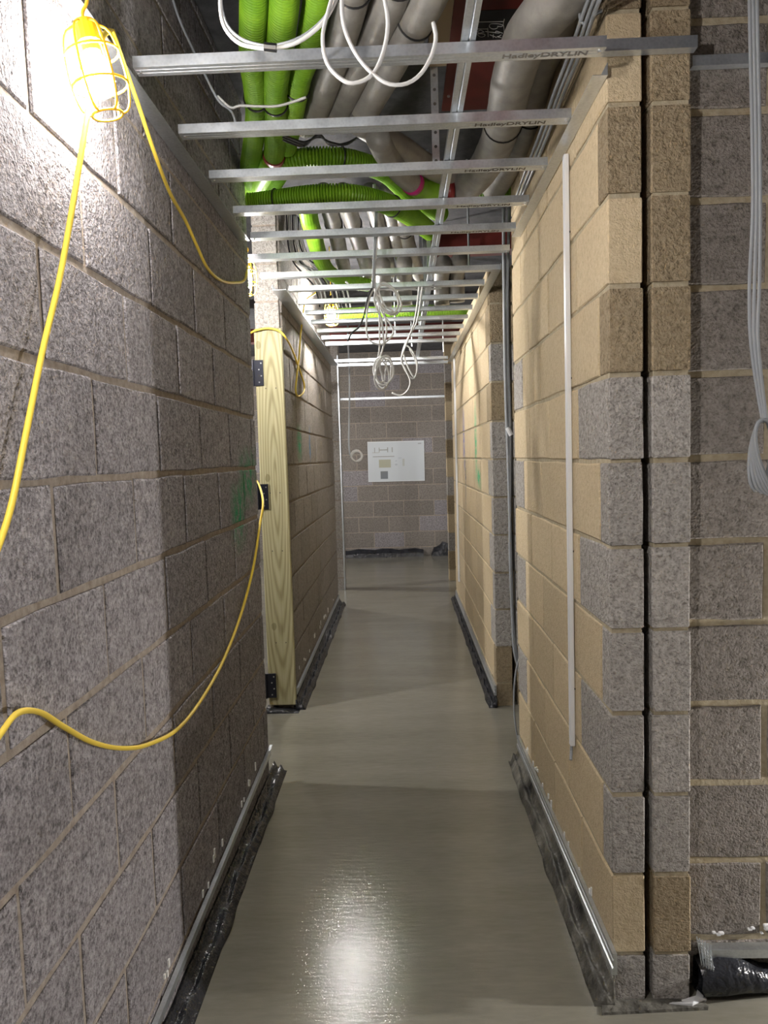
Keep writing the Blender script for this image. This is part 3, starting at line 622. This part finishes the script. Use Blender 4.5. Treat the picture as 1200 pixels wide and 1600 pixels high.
f = [(i*8+k, i*8+(k+1) % 8, (i+1)*8+(k+1) % 8, (i+1)*8+k) for i in range(n) for k in range(8)]
tag(g.add(v, f).build('membrane', M['membrane'], None, True), 'crumpled black membrane at the foot of the recessed wall', 'membrane')
g = MB()
for k in range(6):
    g.tube([(.785+.004*k, 1.985-.003*k, .16-.012*k), (.815+.004*k, 1.965-.003*k, .12-.014*k)], .0016, 5)
    g.tube([(.785+.006*k, 1.985-.004*k, .165-.002*k), (.800+.004*k, 1.975-.004*k, .06+.002*k)], .0016, 5)
tag(g.build('mesh_offcut', M['steel']), 'small bright wire mesh offcut beside the pillar foot', 'wire mesh')
g = MB()
rnd = random.Random(8)
for i in range(60):
    x = .80+rnd.random()**.7*1.0; z = .145+rnd.uniform(0, .03)+(.03 if x > 1.0 else 0)*rnd.random(); s = rnd.uniform(.002,.007)*(1.6 if x > .98 else 1)
    g.bev((x-s, 2.012, z-s*.6), (x+s*1.3, 2.021, z+s*.7), s*.3)
tag(g.build('plaster_splash', M['white']), 'white splashes along the foot of the recessed wall', 'splashes', kind='stuff')
for nm, lb, xs, sd, yy in (('splash_left', 'pale splashes above the near left base rail', XL+.0005, 1, (1.2, 3.3)), ('splash_right', 'pale splashes above the near right base rail', XR-.0005, -1, (2.0, 3.4)), ('splash', 'pale splashes above the far left base rail', -.6865, 1, (4.6, 7.2))):
    g = MB()
    for i in range(16):
        y = rnd.uniform(*yy); z = .15+(.025 if xs < 0 and y > 2.3 else 0)+rnd.uniform(-.01, .02); s = rnd.uniform(.003, .006); h = rnd.uniform(.01, .035)
        g.bev((xs-.002, y-s, z), (xs+.004*sd if sd > 0 else xs+.002, y+s, z+h), .0008) if sd > 0 else g.bev((xs-.004, y-s, z), (xs+.002, y+s, z+h), .0008)
    tag(g.build('plaster_splash', M['chalk']), lb, 'splashes', kind='stuff')
# strips at the far wall foot
wv = at(545,862,y=11.3); 
def lump(name, label, x0, x1, h, hump):
    g = MB(); v = []; n = 12
    for i in range(n+1):
        x = x0+(x1-x0)*i/n; t_ = i/n; hh = h*(1+.12*math.sin(i*1.9))*(math.sin(math.pi*t_)**.5*.9+.1 if hump else 1-.25*abs(t_-.5))
        v += [(x, 11.345, 0), (x, 11.22, 0), (x, 11.235, hh*.5), (x, 11.30, hh), (x, 11.345, hh)]
    f = [(i*5+k, i*5+(k+1) % 5, (i+1)*5+(k+1) % 5, (i+1)*5+k) for i in range(n) for k in range(5)]+[tuple(range(5)), tuple(n*5+k for k in range(5))]
    return tag(g.add(v, f).build(name, M['membrane']), label, 'membrane')
lump('membrane', 'long low black membrane strip at the foot of the end wall', -1.2, .30, .12, False)
lump('membrane', 'rounded black membrane bundle at the right foot of the end wall', .42, .95, .20, True)

# ------------------------------------------------------------------ drawing sheet on the end wall
p0 = at(574, 752, y=11.335); p1 = at(663, 687, y=11.335); W_, H_ = .865, .615
s_ = MB().box((0, 0, 0), (W_, .004, H_)).build('drawing_sheet', poster_mat(None, W_, H_)); s_.location = (-.515, 11.336, 1.155)
s_.rotation_euler.y = math.radians(0.3)
tag(s_, 'large white printed drawing sheet fixed to the end wall', 'drawing sheet')

# ------------------------------------------------------------------ site lamps
def lamp(x, y, z, s, label, tilt=(0, 0), cage=True):
    root = empty('site_lamp', (x, y, z)); tag(root, label, 'lamp', 'yellow caged site lamps')
    g = MB(); R = .030
    prof = [(0,-.052),(.016,-.049),(.027,-.038),(.032,-.022),(.031,-.004),(.025,.012),(.016,.026),(.014,.034)]; nn = 14
    v = [(0,0,prof[0][1])]+[(r*math.cos(2*math.pi*k/nn), r*math.sin(2*math.pi*k/nn), zz) for r, zz in prof[1:] for k in range(nn)]
    f = [(0, 1+k, 1+(k+1) % nn) for k in range(nn)]+[(1+i*nn+k, 1+i*nn+(k+1) % nn, 1+(i+1)*nn+(k+1) % nn, 1+(i+1)*nn+k) for i in range(len(prof)-2) for k in range(nn)]
    g.add(v, f).build('bulb', bulb_mat(LAMP*s), root, True)
    MB().tube([(0,0,.034),(0,0,.05),(0,0,.052),(0,0,.09)], .018, 14, rf=lambda i: (.017,.017,.023,.021)[i]).build('lamp_holder', M['yellowcage'], root)
    g = MB()
    for k in range(6):
        a = k*math.pi/3+.3; c, s2 = math.cos(a), math.sin(a)
        g.tube(spline([(.02*c,.02*s2,.085),(.042*c,.042*s2,.07),(.052*c,.052*s2,.03),(.054*c,.054*s2,-.03),(.045*c,.045*s2,-.075),(.03*c,.03*s2,-.085)], .01), .0026, 6)
    for rr, zz in ((.0525,.03),(.0545,-.03),(.03,-.085)): g.tube([(rr*math.cos(k*math.pi/10), rr*math.sin(k*math.pi/10), zz) for k in range(20)], .0026, 6, closed=True)
    g.build('cage', M['yellowcage'], root, True)
    MB().tube(spline([(0,0,.088),(0,.006,.11),(.012,.008,.125),(.016,.004,.14),(.004,0,.15),(-.008,0,.14)], .006), .0035, 6).build('hook', M['yellowcage'], root, True)
    root.rotation_euler = (tilt[0], tilt[1], 0)
    return root
LBL = ['near caged site lamp glaring on the left wall', 'caged site lamp hanging at the end of the near left wall', 'far caged site lamp above the ceiling channels']
for (x, y, z, s), lb in zip(LAMPS_IN_VIEW, LBL): lamp(x, y, z, s, lb, (math.radians(6), math.radians(-10)) if y < 2 else (0, 0))
for i, (x, y, z, s) in enumerate(LAMPS_AROUND):
    lamp(x, y, z, s, ['caged site lamp behind the viewer', 'caged site lamp in the right room', 'caged site lamp in the left room', 'caged site lamp in the far left room', 'caged site lamp in the far right room'][i])
    o = MB().tube([(x, y, z+.145), (x, y, TOP)], .0045, 6).build('lamp_cable', M['yellow']); tag(o, 'yellow drop cable of a lamp outside the view, '+('behind the viewer', 'right room', 'left room', 'far left room', 'far right room')[i], 'cable')
x, y, z, s = LAMPS_IN_VIEW[2]
tag(MB().tube([(x, y, z+.145), (x, y, TOP)], .0045, 6).build('lamp_cable', M['yellow']), 'yellow drop cable holding the far lamp', 'cable')
